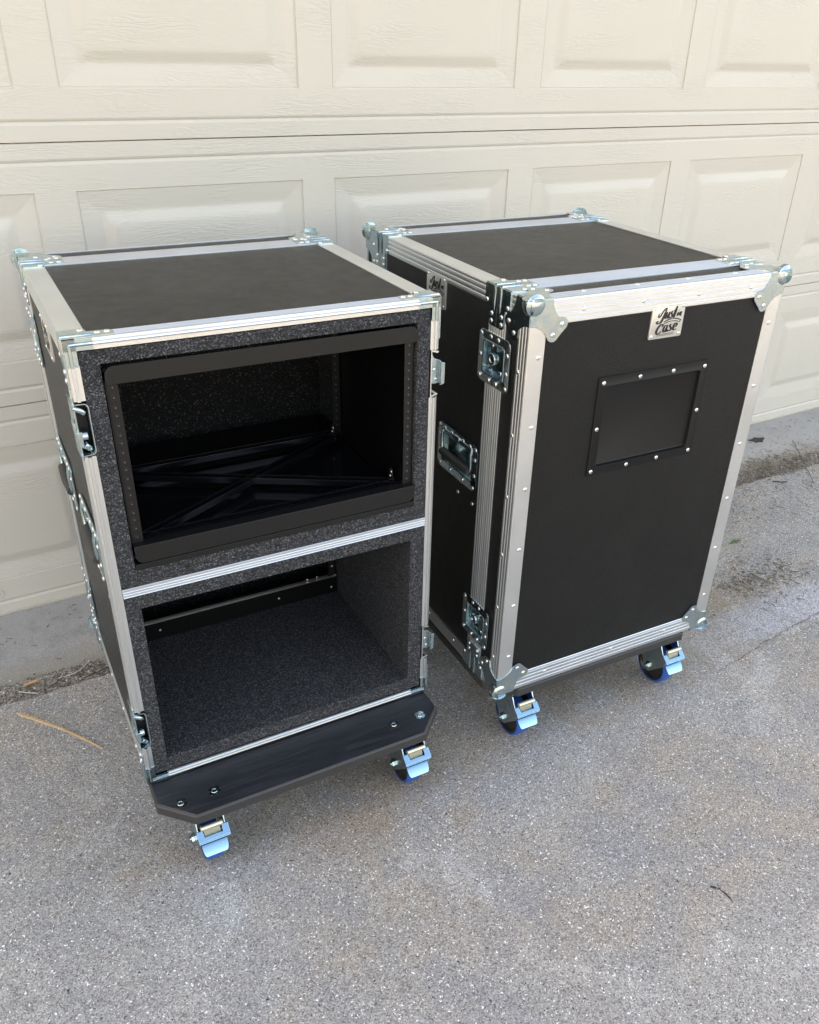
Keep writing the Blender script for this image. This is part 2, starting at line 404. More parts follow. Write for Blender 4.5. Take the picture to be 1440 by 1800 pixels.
# cross-section of a leg: distance from corner -> outward height
def leg_profile(w, ribs, start=.003):
    p = [(start, 0)]
    if ribs:
        n = ribs; step = (w-start)/(n+.5)
        for k in range(n):
            c = start+step*(k+.75)
            p += [(c-.0022, 0), (c-.0010, .0010), (c+.0006, .0010), (c+.0014, -.0006), (c+.0022, 0)]
    p += [(w-.0012, 0), (w, -.0010)]
    return p
def angle_bar(mb, a, b, da, db, wa=.036, wb=.036, ra=0, rb=0):
    """L extrusion over the box edge a-b. da, db: unit directions of the two legs (in the faces)"""
    a, b, da, db = map(Vector, (a, b, da, db))
    out = []
    for s, h in reversed(leg_profile(wa, ra)): out.append((s, h, 'a'))
    out.append((.0009, -.0009, 'c'))
    for s, h in leg_profile(wb, rb): out.append((s, h, 'b'))
    def P(o, e):
        s, h, k = e
        if k == 'a': return o+da*s-db*h
        if k == 'b': return o+db*s-da*h
        return o+da*s+db*s
    inner = [(wb, -.0022, 'b'), (.0022, -.0022, 'b'), (wa, -.0022, 'a')]
    ring = lambda o: [P(o, e) for e in out+inner]
    return mb.loops([ring(a), ring(b)])
def strip(mb, P, along0, along1, c0, c1, horiz, ribs=3, t=0., base=-.0022):
    """flat ribbed strip between c0..c1 running from along0 to along1; horiz=True: runs in x"""
    prof = [(c0, base), (c0, t-.0008), (c0+.0008, t)]
    w = c1-c0
    for k in range(ribs):
        c = c0+w*(k+.75)/(ribs+.5)
        prof += [(c-.0032, t), (c-.0018, t-.0010), (c+.0008, t-.0010), (c+.0022, t)]
    prof += [(c1-.0008, t), (c1, t-.0008), (c1, base)]
    f = (lambda al, c, h: P(al, c, h)) if horiz else (lambda al, c, h: P(c, al, h))
    return mb.loops([[f(al, c, h) for c, h in prof] for al in (along0, along1)])

# rivet, shared mesh; axis +Z outward
def rivet_mesh(name='rivet', r=.0044, h=.0020):
    m = MB(); m.lathe([(r, 0), (r*.96, h*.45), (r*.72, h*.9), (r*.38, h)], (0,0,0), (0,0,1), 14)
    m.lathe([(r*.38, h), (r*.30, h*.35), (r*.05, h*.3)], (0,0,0), (0,0,1), 10); m.cur = 0
    m.cur = 1; m.lathe([(r*.34, h*.36), (r*.34, h*.46), (.0001, h*.43)], (0,0,0), (0,0,1), 8)
    return m.mesh(name, [M_RIVET, M_HOLE], 40)
RIV = rivet_mesh(); RIVS = rivet_mesh('rivet', .0030, .0015)
def rivet(parent, pos, nrm, t=0., me=None):
    n = Vector(nrm); o = link('rivet', me or RIV, parent, loc=Vector(pos)+n*t, rot=n.to_track_quat('Z', 'Y'))
    return o
NRM = {'L': (-1,0,0), 'R': (1,0,0), 'F': (0,-1,0), 'B': (0,1,0), 'T': (0,0,1), 'D': (0,0,-1)}

def arc(cx, cy, r, a0, a1, n=8):
    return [(cx+r*math.cos(R(a0+(a1-a0)*k/n)), cy+r*math.sin(R(a0+(a1-a0)*k/n))) for k in range(n+1)]
def rrect(x0, x1, y0, y1, r, n=5):
    return (arc(x1-r, y0+r, r, -90, 0, n)+arc(x1-r, y1-r, r, 0, 90, n)+arc(x0+r, y1-r, r, 90, 180, n)+arc(x0+r, y0+r, r, 180, 270, n))

# ------------------------------------------------------------------ corner hardware
LOBE = ([(.0, .0), (.044, 0), (.045, .010), (.050, .022), (.057, .031)] + arc(.0655, .0445, .0125, -70, 60, 7) +
        arc(.0485, .0625, .0125, 5, 145, 7)[1:] + [(.031, .057), (.022, .050), (.010, .045), (0, .044)])
def ball_corner(parent, c, dirs, faces, smallball=False):
    """c corner point, dirs: three unit vectors pointing inwards along the edges"""
    c = Vector(c); d = [Vector(x) for x in dirs]
    m = MB()
    for k in range(3):
        a, b, n = d[k], d[(k+1) % 3], -d[(k+2) % 3]
        m.prism(LOBE, c, a, b, n, -.0005, .0016)
    r = .0138
    o = c+(d[0]+d[1]+d[2])*.0077
    nn = 16
    rings = []
    for i in range(0, nn+1):
        th = math.pi*i/nn
        ax = -(d[0]+d[1]+d[2]).normalized(); a = ax.orthogonal().normalized(); b = ax.cross(a)
        rings.append([o+ax*math.cos(th)*r+(a*math.cos(q)+b*math.sin(q))*max(math.sin(th)*r, 1e-5) for q in (2*math.pi*k/24 for k in range(24))])
    m.loops(rings)
    # flare joining the ball to each plate
    for k in range(3):
        a, b, n = d[k], d[(k+1) % 3], -d[(k+2) % 3]
        q = c+(a+b)*.0077
        m.lathe([(.0190, .0012), (.0170, .0022), (.0150, .0038), (.0125, .0050)], q, n, 24)
    o_ = part(m, 'ball_corner', M_ZINC, parent, smooth=50)
    for k in range(3):
        a, b, n = d[k], d[(k+1) % 3], -d[(k+2) % 3]
        for p in ((.0655, .0445), (.0485, .0625)):
            rivet(o_, c+a*p[0]+b*p[1], n, .0016)
    return o_
def joint_bracket(parent, c, dj, da, db, front=False):
    """half bracket at a joint. c on the box edge, dj: along the edge away from the joint,
       da/db: the two face directions away from the edge"""
    c, dj, da, db = map(Vector, (c, dj, da, db)); m = MB()
    for a, n in ((da, -db), (db, -da)):
        poly = [(.0012, 0), (.041, 0)] + arc(.034, .029, .007, 0, 80, 4) + [(.026, .037), (.0245, .050)] + arc(.0165, .064, .008, 0, 90, 4) + [(.0012, .072)]
        m.prism(poly, c, dj, a, n, -.0005, .0018)
        # pressed ridge
        pts = [c+dj*.0095+n*.0010+a*s for s in (-.001, .01, .03, .044)]
        m.tube(pts, [.0034, .0034, .0034, .0016], 8)
    if front:   # wraps on to the front rim
        for a, b in ((da, db), (db, da)):
            m.prism([(0, 0), (.040, 0), (.040, .0165), (0, .0165)], c, a, b, -dj, -.0005, .0016)
            pts = [c-dj*.0020+a*s+b*.0075 for s in (.0075, .040)]
            m.tube(pts, .0028, 8)
    o = part(m, 'corner_bracket', M_ZINC, parent, smooth=45)
    for a, n in ((da, -db), (db, -da)):
        for p in ((.0345, .0295), (.0165, .050), (.0165, .0635)):
            rivet(o, c+dj*p[0]+a*p[1], n, .0018)
    return o

# ------------------------------------------------------------------ latch and handle
def dish_plate(P, n, x0, x1, y0, y1, i, depth, rad=.012, proud=.0022):
    """pressed steel dish: flange + sloping walls + floor. i: inset of the opening"""
    m = MB(); nn = 6
    o = rrect(x0, x1, y0, y1, rad, nn)
    q = lambda k, r: rrect(x0+k, x1-k, y0+k, y1-k, r, nn)
    rings = [(o, -.0005), (o, proud-.0006), (q(.0008, rad-.0008), proud), (q(i-.0022, .007), proud), (q(i-.0006, .0066), proud+.0012),
             (q(i+.0012, .0064), proud+.0004), (q(i+.0035, .006), -depth+.0015), (q(i+.0055, .005), -depth)]
    m.loops([[P(x, y, t) for x, y in r] for r, t in rings], cap='end')
    return m
def latch(parent, side, zc, vj):
    P = PL if side == 'L' else PR; n = NRM[side]
    root = part(dish_plate(P, n, vj-.053, vj+.053, zc-.049, zc+.049, .017, .013), 'butterfly_latch', M_ZINC, parent, smooth=40)
    f = (lambda x, y, t: Vector(P(x, y, t)))
    # seam where the two halves of the dish meet
    m = MB(); m.prism([(-.0006, -.049), (.0006, -.049), (.0006, -.032), (-.0006, -.032)], f(vj, zc, 0), (0,1,0), (0,0,1), n, .0015, .00235)
    m.prism([(-.0006, .032), (.0006, .032), (.0006, .049), (-.0006, .049)], f(vj, zc, 0), (0,1,0), (0,0,1), n, .0015, .00235)
    part(m, 'seam', M_HOLE, root)
    # black catch plate with rounded diamond outline
    m = MB(); m.prism([(-.007, -.026), (.0, -.026), (.006, -.016), (.012, 0), (.006, .016), (0, .026), (-.007, .026), (-.009, 0)], f(vj+.014, zc, 0), (0,1,0), (0,0,1), n, -.009, -.007)
    part(m, 'catch_plate', M_HUB, root, bevel=.0006)
    m = MB()
    m.lathe([(.0115, -.013), (.0115, .0000), (.0105, .0014), (.0065, .0016), (.0055, .0004), (.0006, .0004)], f(vj+.008, zc, 0), n, 22)
    m.prism(rrect(-.024, -.006, -.016, .016, .004), f(vj, zc, 0), (0,1,0), (0,0,1), n, -.0125, -.0035)
    m.prism(rrect(-.030, -.026, -.022, .022, .0018), f(vj, zc, 0), (0,1,0), (0,0,1), n, -.0125, -.0008)
    m.prism(rrect(-.0345, -.0325, -.022, .022, .0009), f(vj, zc, 0), (0,1,0), (0,0,1), n, -.0125, -.0030)
    for dy in (-.024, .024):
        m.tube([f(vj-.018, zc+dy, -.010), f(vj-.006, zc+dy*1.08, -.006), f(vj+.018, zc+dy, -.010)], .0024, 8)
        m.lathe([(.0046, -.013), (.0046, -.0062), (.0032, -.0048), (.0005, -.0048)], f(vj+.018 if dy > 0 else vj-.014, zc+dy*.92, 0), n, 12)
    part(m, 'twist_mechanism', M_ZINC, root, smooth=40)
    for x in (-.0455, .0455):
        for y in (-.0405, 0 if x > 0 else -.012, .0405 if x > 0 else .022): rivet(root, P(vj+x, zc+y, .0022), n)
    for y in (-.0415, .0415):
        for x in (-.013, .012): rivet(root, P(vj+x, zc+y, .0022), n)
    return root
def handle(parent, side, v0, v1, z0, z1):
    P = PL if side == 'L' else PR; n = NRM[side]
    root = part(dish_plate(P, n, v0, v1, z0, z1, .019, .013, .018), 'recessed_handle', M_ZINC, parent, smooth=40)
    f = (lambda x, y, t: Vector(P(x, y, t)))
    zt = z1-.012; zb = z0+.040
    m = MB(); m.tube([f(v0+.024, zb, .004), f((v0+v1)/2, zb-.001, .0055), f(v1-.024, zb, .004)], [.0088, .0098, .0088], 14)
    part(m, 'grip', M_RUBBER, root, smooth=50)
    m = MB()
    for v, s in ((v0+.022, 1), (v1-.022, -1)):
        m.tube([f(v, zt, .0022), f(v, zt-.012, .0045), f(v, zb+.006, .004), f(v+s*.004, zb, .004)], .0034, 10)
    m.tube([f(v0+.022, zt, .0022), f(v1-.022, zt, .0022)], .0030, 10)
    m.prism(rrect(-.012, .012, -.004, .006, .003), f((v0+v1)/2, zt, 0), (0,1,0), (0,0,1), n, .002, .0062)
    part(m, 'bail', M_ZINC, root, smooth=50)
    w, h = v1-v0, z1-z0
    for a in (.008, .030, .058, .105, .134, w-.008):
        rivet(root, P(v0+a, z1-.0085, .0022), n)
    for a in (.012, .055, .108, w-.012): rivet(root, P(v0+a, z0+.0085, .0022), n)
    for y in (.36, .70):
        rivet(root, P(v0+.0085, z0+h*y, .0022), n); rivet(root, P(v1-.0085, z0+h*y, .0022), n)
    return root

# ------------------------------------------------------------------ badge lettering
# pen strokes on a unit square (x right, y up), written like a signwriter's brush script
STROKES = [
 # J
 ([(.22,.76),(.19,.70),(.20,.64),(.26,.68),(.32,.80),(.40,.90),(.46,.90)], .030),
 ([(.44,.91),(.41,.79),(.365,.64),(.32,.52),(.27,.455),(.20,.445),(.16,.48),(.185,.515),(.225,.50)], .046),
 # u
 ([(.47,.78),(.44,.66),(.43,.60),(.47,.585)], .052), ([(.47,.585),(.52,.64),(.555,.78)], .018), ([(.56,.78),(.53,.66),(.52,.60),(.55,.585),(.58,.62)], .050),
 # s
 ([(.68,.79),(.635,.775),(.62,.72),(.65,.67),(.655,.61),(.60,.585),(.575,.61)], .038),
 # t
 ([(.79,.93),(.76,.80),(.72,.64),(.725,.595),(.76,.60)], .054), ([(.695,.80),(.80,.81)], .028),
 # in
 ([(.855,.73),(.835,.64),(.85,.615)], .034), ([(.875,.78),(.868,.775)], .034),
 ([(.915,.73),(.895,.615)], .032), ([(.905,.69),(.94,.73),(.965,.72),(.95,.65),(.955,.61),(.98,.63)], .026),
 # banner
 ([(.40,.47),(.50,.515),(.62,.545),(.75,.55),(.88,.52),(1.0,.47)], .040), ([(.40,.41),(.52,.455),(.66,.475),(.80,.465),(.92,.425)], .032),
 ([(1.0,.47),(.95,.44),(.96,.40)], .014),
 # C
 ([(.35,.33),(.385,.36),(.37,.40),(.31,.395),(.245,.33),(.205,.25),(.195,.16),(.235,.115),(.30,.13),(.355,.19)], .046),
 # a
 ([(.53,.36),(.47,.35),(.43,.27),(.43,.18),(.47,.16),(.52,.23),(.55,.35)], .040), ([(.555,.37),(.53,.25),(.53,.18),(.565,.165),(.60,.21)], .048),
 # s
 ([(.72,.375),(.66,.37),(.64,.32),(.675,.27),(.69,.21),(.63,.17),(.59,.20)], .042),
 # e
 ([(.78,.26),(.84,.28),(.875,.34),(.85,.385),(.80,.37),(.765,.29),(.77,.20),(.81,.17),(.88,.20)], .042),
]
def ribbon(mb, pts, w, Q, h):
    # smooth polyline (Catmull-Rom) then flat ribbon
    P_ = [Vector(p) for p in pts]; out = []
    for i in range(len(P_)-1):
        a, b, c, d = P_[max(i-1,0)], P_[i], P_[i+1], P_[min(i+2, len(P_)-1)]
        for k in range(5):
            t = k/5; out.append(.5*((2*b)+(c-a)*t+(2*a-5*b+4*c-d)*t*t+(3*b-a-3*c+d)*t**3))
    out.append(P_[-1]); n = len(out); rings = []
    for i, p in enumerate(out):
        t = (out[min(i+1,n-1)]-out[max(i-1,0)]).normalized(); s = Vector((-t.y, t.x))
        pen = abs(t.y)*1.1+.6            # heavier down strokes
        e = min(1, .45+2.2*min(i, n-1-i)/n); ww = w*pen*e/2
        a, b = p+s*ww, p-s*ww
        rings.append([Q(a.x, a.y, 0), Q(a.x, a.y, h), Q(b.x, b.y, h), Q(b.x, b.y, 0)])
    mb.loops(rings)
def badge(parent, P, n, x0, x1, z0, z1, flip=False):
    m = MB(); m.loops([[P(x, y, t) for x, y in rrect(x0+k, x1-k, z0+k, z1-k, .003)] for t, k in ((-.0025, 0), (.0006, 0), (.0010, .0005))])
    o = part(m, 'maker_badge', M_BADGE, parent, smooth=40)
    w, h = x1-x0, z1-z0
    def Q(x, y, t):
        xx = x0+w*(.03+.90*x); 
        if flip: xx = x1-(xx-x0)
        return P(xx, z0+h*(.04+.95*y), .00102+t)
    m = MB()
    for pts, wd in STROKES: ribbon(m, pts, wd, Q, .00035)
    part(m, 'lettering', M_PRINT, o)
    m = MB()   # two rows of fine print, too small to read in the photograph
    rnd = random.Random(3)
    for y, xa, xb in ((.085, .22, .80), (.045, .22, .80)):
        x = xa
        while x < xb:
            d = rnd.uniform(.012, .022); m.add([Q(x, y, .0002), Q(x+d, y, .0002), Q(x+d, y+.020, .0002), Q(x, y+.020, .0002)], [(0,1,2,3)]); x += d+.008
    part(m, 'fine_print', M_PRINT, o)
    for x in (x0+.0055, x1-.0055):
        for z in (z0+.0055, z1-.0055): rivet(o, P(x, z, .001), n, me=RIVS)
    return o

# ------------------------------------------------------------------ caster
def caster(parent, uc, vc, rz=0.):
    """wheel axle along u, brake pedal at the front (-v). Local z measured like the case"""
    zb = .125; g = G
    ax = Vector((uc, vc, g+.050))
    m = MB()
    base = MB(); base.box((uc-.045, vc-.012, zb-.004), (uc+.045, vc+.088, zb))
    base.lathe([(.034, -.004), (.036, -.010), (.030, -.016)], (uc, vc+.035, zb), (0,0,1), 24)
    root = part(base, 'caster', M_ZINC, parent, smooth=40)
    # fork
    side = [(-.0580, .0480), (-.0434, .0595), (-.0304, .082), (.060, .082), (.060, .066), (.050, .044), (.020, .008)] + arc(0, 0, .016, 0, -150, 8) + [(-.050, .028)]
    for s in (-1, 1):
        m.prism(side, ax+Vector((s*.0255, 0, 0)), (0,1,0), (0,0,1), (s,0,0), -.0013, .0013)
    m.box((uc-.027, vc-.014, zb-.020), (uc+.027, vc+.058, zb-.016))
    part(m, 'fork', M_ZINC, root, smooth=30, bevel=.0008)
    m = MB(); rr = .050
    a1, a2, nn = Vector((0, 1, 0)), Vector((0, 0, 1)), 40
    m.loops([[ax+Vector((h, 0, 0))+(a1*math.cos(q)+a2*math.sin(q))*r_ for q in (2*math.pi*k/nn for k in range(nn))] for r_, h in
             ((.0440, .0163), (.0440, -.0163), (.0470, -.0163), (.0494, -.0140), (rr, -.007), (rr, .007), (.0494, .0140), (.0470, .0163), (.0440, .0163))], cap=False)
    w = part(m, 'wheel', M_TYRE, root, smooth=50)
    m = MB(); m.lathe([(.0065, -.0185), (.012, -.0185), (.014, -.0150), (.036, -.0120), (.0400, -.0158), (.0438, -.0158), (.0438, .0158), (.0400, .0158), (.036, .0120), (.014, .0150), (.012, .0185), (.0065, .0185)], ax, (1,0,0), 32)
    part(m, 'hub', M_HUB, root, smooth=40)
    m = MB(); m.tube([ax-Vector((.036, 0, 0)), ax+Vector((.036, 0, 0))], .0045, 10)
    for s in (-1, 1):
        m.prism([(.0085*math.cos(R(60*k)), .0085*math.sin(R(60*k))) for k in range(6)], ax+Vector((s*.0270, 0, 0)), (0,1,0), (0,0,1), (s,0,0), 0, .0055)
        m.lathe([(.0110, .0), (.0110, .0012)], ax+Vector((s*.0268, 0, 0)), (s,0,0), 18)
    part(m, 'axle_bolt', M_ZINC, root, smooth=40)
    # upper brake plate with slot, sloping forward and down
    o = Vector((uc, vc-.0434, g+.1095)); d = Vector((0, -.76, -.65)).normalized(); n = Vector((0, -.65, .76)).normalized()
    m = MB()
    slab(m, (-.0285, .031, 0, .0215), [(-.0165, .0185, -.01, .0135)], 0, .0020, lambda x, y, t: o+Vector((x,0,0))+d*y+n*t)
    m.prism([(-.0285, .0215), (.031, .0215), (.031, .0240), (-.0285, .0240)], o, (1,0,0), d, n, -.0035, .0009)
    part(m, 'brake_plate', M_ZINC_SKY, root, bevel=.0010)
    m = MB()
    q = o+d*-.003+n*.0115
    m.tube([q+Vector((x, 0, 0)) for x in (-.0212, -.0200, .0200, .0212)], [.0034, .0052, .0052, .0034], 14)
    m.loops([[o+Vector((x, 0, 0))+d*y_+n*t for x in (-.0150, .0150)] + [o+Vector((x, 0, 0))+d*(y_+.001)+n*(t-.0016) for x in (.0150, -.0150)] for y_, t in ((-.002, .0085), (.002, .0040), (.013, -.0015))])
    part(m, 'release_tab', M_TAB, root, smooth=40)
    # lower pedal: rounded plate hanging in front of the tyre
    m = MB(); rings = []
    for (dy, dz, tx) in ((-.0464, .0328, .0225), (-.0494, .0353, .0232), (-.0539, .0343, .0238), (-.0594, .0293, .0240), (-.0649, .0228, .0232), (-.0684, .0178, .0212), (-.0694, .0158, .0185)):
        pa = ax+Vector((0, dy, dz)); pb = pa+Vector((0, .0016, -.0016))
        rings.append([pa-Vector((tx,0,0)), pa+Vector((tx,0,0)), pb+Vector((tx,0,0)), pb-Vector((tx,0,0))])
    m.loops(rings)
    part(m, 'brake_pedal', M_ZINC_SKY, root, smooth=50)
    return root

# ------------------------------------------------------------------ flight case
LZ = (.8755, .285)          # latch heights
HV = ((.032, .196), (.302, .466)); HZ = (.583, .686)
def flight_case(name, label, x, y, yaw, lid):
    root = thing(name, label, 'road case', (x, y, G), R(yaw))
    # in this builder v=0 is the body front; the front lid extends to v=-FL
    A = MB
    vf = -FL if lid else 0.
    P_in = .0022      # panels sit below the extrusions
    # --- side panels
    hs = [(HV[0][0]+.017, HV[0][1]-.017, HZ[0]+.017, HZ[1]-.017), (HV[1][0]+.017, HV[1][1]-.017, HZ[0]+.017, HZ[1]-.017)]
    lb = [(JB-.038, JB+.038, z-.034, z+.034) for z in LZ]
    lf = [(-.038, .038, z-.034, z+.034) for z in LZ] if lid else [(-.01, .030, z-.038, z+.038) for z in LZ]
    for P, nm in ((PL, 'side_panel'), (PR, 'side_panel')):
        m = A(); slab(m, (.002, JB-.001, Z0+.002, T-.002), hs+lb+lf, -.011, -P_in, P); part(m, nm, M_PANEL, root)
        m = A(); slab(m, (JB+.001, DA-.002, Z0+.002, T-.002), lb, -.011, -P_in, P); part(m, 'back_lid_side', M_PANEL, root)
        if lid:
            m = A(); slab(m, (-FL+.002, -.001, Z0+.002, T-.002), lf, -.011, -P_in, P); part(m, 'front_lid_side', M_PANEL, root)
    for P, nm in ((PT, 'top_panel'), (PBO, 'bottom_panel')):
        m = A(); slab(m, (.011, W-.011, .002, JB-.001), [], -.011, -P_in, P); part(m, nm, M_PANEL, root)
        m = A(); slab(m, (.011, W-.011, JB+.001, DA-.002), [], -.011, -P_in, P); part(m, 'back_lid_'+('top' if nm[0] == 't' else 'bottom'), M_PANEL, root)
        if lid:
            m = A(); slab(m, (.011, W-.011, -FL+.002, -.001), [], -.011, -P_in, P); part(m, 'front_lid_'+('top' if nm[0] == 't' else 'bottom'), M_PANEL, root)
    m = A(); slab(m, (.011, W-.011, Z0+.011, T-.011), [], -.011, -P_in, PB(DA)); part(m, 'back_panel', M_PANEL, root)
    # --- long edges of the body
    X, Y, Zv = Vector((1,0,0)), Vector((0,1,0)), Vector((0,0,1))
    e0, e1 = .002, JB-.002
    for (u, z, du, dz) in ((0, T, X, -Zv), (W, T, -X, -Zv), (0, Z0, X, Zv), (W, Z0, -X, Zv)):
        m = A(); angle_bar(m, (u, e0, z), (u, e1, z), du, dz, ra=0, rb=(3 if z == T else 0))
        o = part(m, 'edge_extrusion', M_ALU, root)
        if z == Z0:
            for v in (.09, .21, .33): rivet(o, ((-.0 if u == 0 else W), v, z+.020), (-1 if u == 0 else 1, 0, 0), 0)
        # lids' short pieces
        m = A(); angle_bar(m, (u, JB+.002, z), (u, DA, z), du, dz, rb=3 if z == T else 0); part(m, 'edge_extrusion', M_ALU, root)
        if lid:
            m = A(); angle_bar(m, (u, -FL, z), (u, -.002, z), du, dz, rb=3); part(m, 'edge_extrusion', M_ALU, root)
    # --- back edges of the back lid
    for (u, du) in ((0, X), (W, -X)):
        m = A(); angle_bar(m, (u, DA, Z0+.004), (u, DA, T-.004), du, -Y, .036, .008); part(m, 'edge_extrusion', M_ALU, root)
    for (z, dz) in ((T, -Zv), (Z0, Zv)):
        m = A(); angle_bar(m, (.004, DA, z), (W-.004, DA, z), -Y, dz, .006, .036); part(m, 'edge_extrusion', M_ALU, root)
    # --- joint bands
    def bands(c0, c1):
        for P, nn_ in ((PL, 0), (PR, 1)):
            cuts = [Z0+.004] + [c for z in sorted(LZ) for c in (z-.0475, z+.0475)] + [T-.004]
            for k in range(0, len(cuts), 2):
                m = A(); strip(m, P, cuts[k], cuts[k+1], c0, c1, False, 3); part(m, 'joint_extrusion', M_ALU, root)
        for P in (PT, PBO):
            m = A(); strip(m, P, .004, W-.004, c0, c1, True, 3); part(m, 'joint_extrusion', M_ALU, root)
    bands(JB-.0285, JB-.0008); bands(JB+.0008, JB+.0285)
    if lid: bands(.0008, .0285); bands(-.0285, -.0008)
    # --- corner hardware
    for (u, du) in ((0, X), (W, -X)):
        for (z, dz) in ((T, -Zv), (Z0, Zv)):
            joint_bracket(root, (u, JB, z), -Y, du, dz); joint_bracket(root, (u, JB, z), Y, du, dz)
            ball_corner(root, (u, DA, z), (du, dz, -Y), None)
            joint_bracket(root, (u, 0, z), Y, du, dz, front=not lid)
            if lid:
                joint_bracket(root, (u, 0, z), -Y, du, dz)
                ball_corner(root, (u, -FL, z), (du, dz, Y), None)
    for side in 'LR':
        for z in LZ: latch(root, side, z, JB)
        for v in HV: handle(root, side, v[0], v[1], HZ[0], HZ[1])
        P = PL if side == 'L' else PR
        for v in (.108, .048): part_r = rivet(root, Vector(P(v, .552, -.0022))+Vector((0,0,-G)), NRM[side])
    badge(root, PL if True else PR, NRM['L'], .191, .270, .918, .981, flip=True)
    # --- wheel board
    fb = -.113 if not lid else -FL+.001
    y0, y1 = fb, DA-.004; zb, zt = .125, .1465; ch = .058
    poly = [(.002, y0+ch), (.060, y0), (W-.062, y0), (W-.004, y0+ch), (W-.004, y1-.03), (W-.034, y1), (.034, y1), (.002, y1-.03)]
    m = A(); rings = []
    for k, z in ((0, zb), (0, zt-.004), (.0035, zt)):
        cx, cy = W/2, (y0+y1)/2
        rings.append([(x+(k if x < cx else -k), yy+(k if yy < cy else -k), z) for x, yy in poly])
    m.loops(rings[:2], cap=False); m.loops(rings[1:], cap=False); m.cur = 1; m.add(rings[2], [tuple(range(8))]); m.add(rings[0], [tuple(range(8))])
    brd = part(m, 'wheel_board', [M_PLYEDGE, M_PLY], root)
    m = A(); m.box((.012, .012, zt), (W-.012, DA-.02, Z0-.0022)); part(m, 'packer', M_PLY, root)
    if not lid:
        for (u, v) in ((.043, -.070), (.107, -.068), (.489, -.062), (.551, -.061)):
            m = A(); pts = []
            for k in range(24):
                a = 2*math.pi*k/24; r = .0118 if (k % 6) not in (0,) else .0078
                pts.append((r*math.cos(a), r*math.sin(a)))
            m.prism(pts, (u, v, zt), (1,0,0), (0,1,0), (0,0,1), -.001, .0008)
            m.lathe([(.0062, .0008), (.0056, .0022), (.0040, .0024), (.0036, .0010), (.0002, .0010)], (u, v, zt), (0,0,1), 16)
            part(m, 'bolt_washer', M_ZINC, brd, smooth=40)
    cv = -.0646
    for u in (.085, .515):
        u -= .008 if lid else 0
        caster(root, u, cv); caster(root, u, .44)
    return root

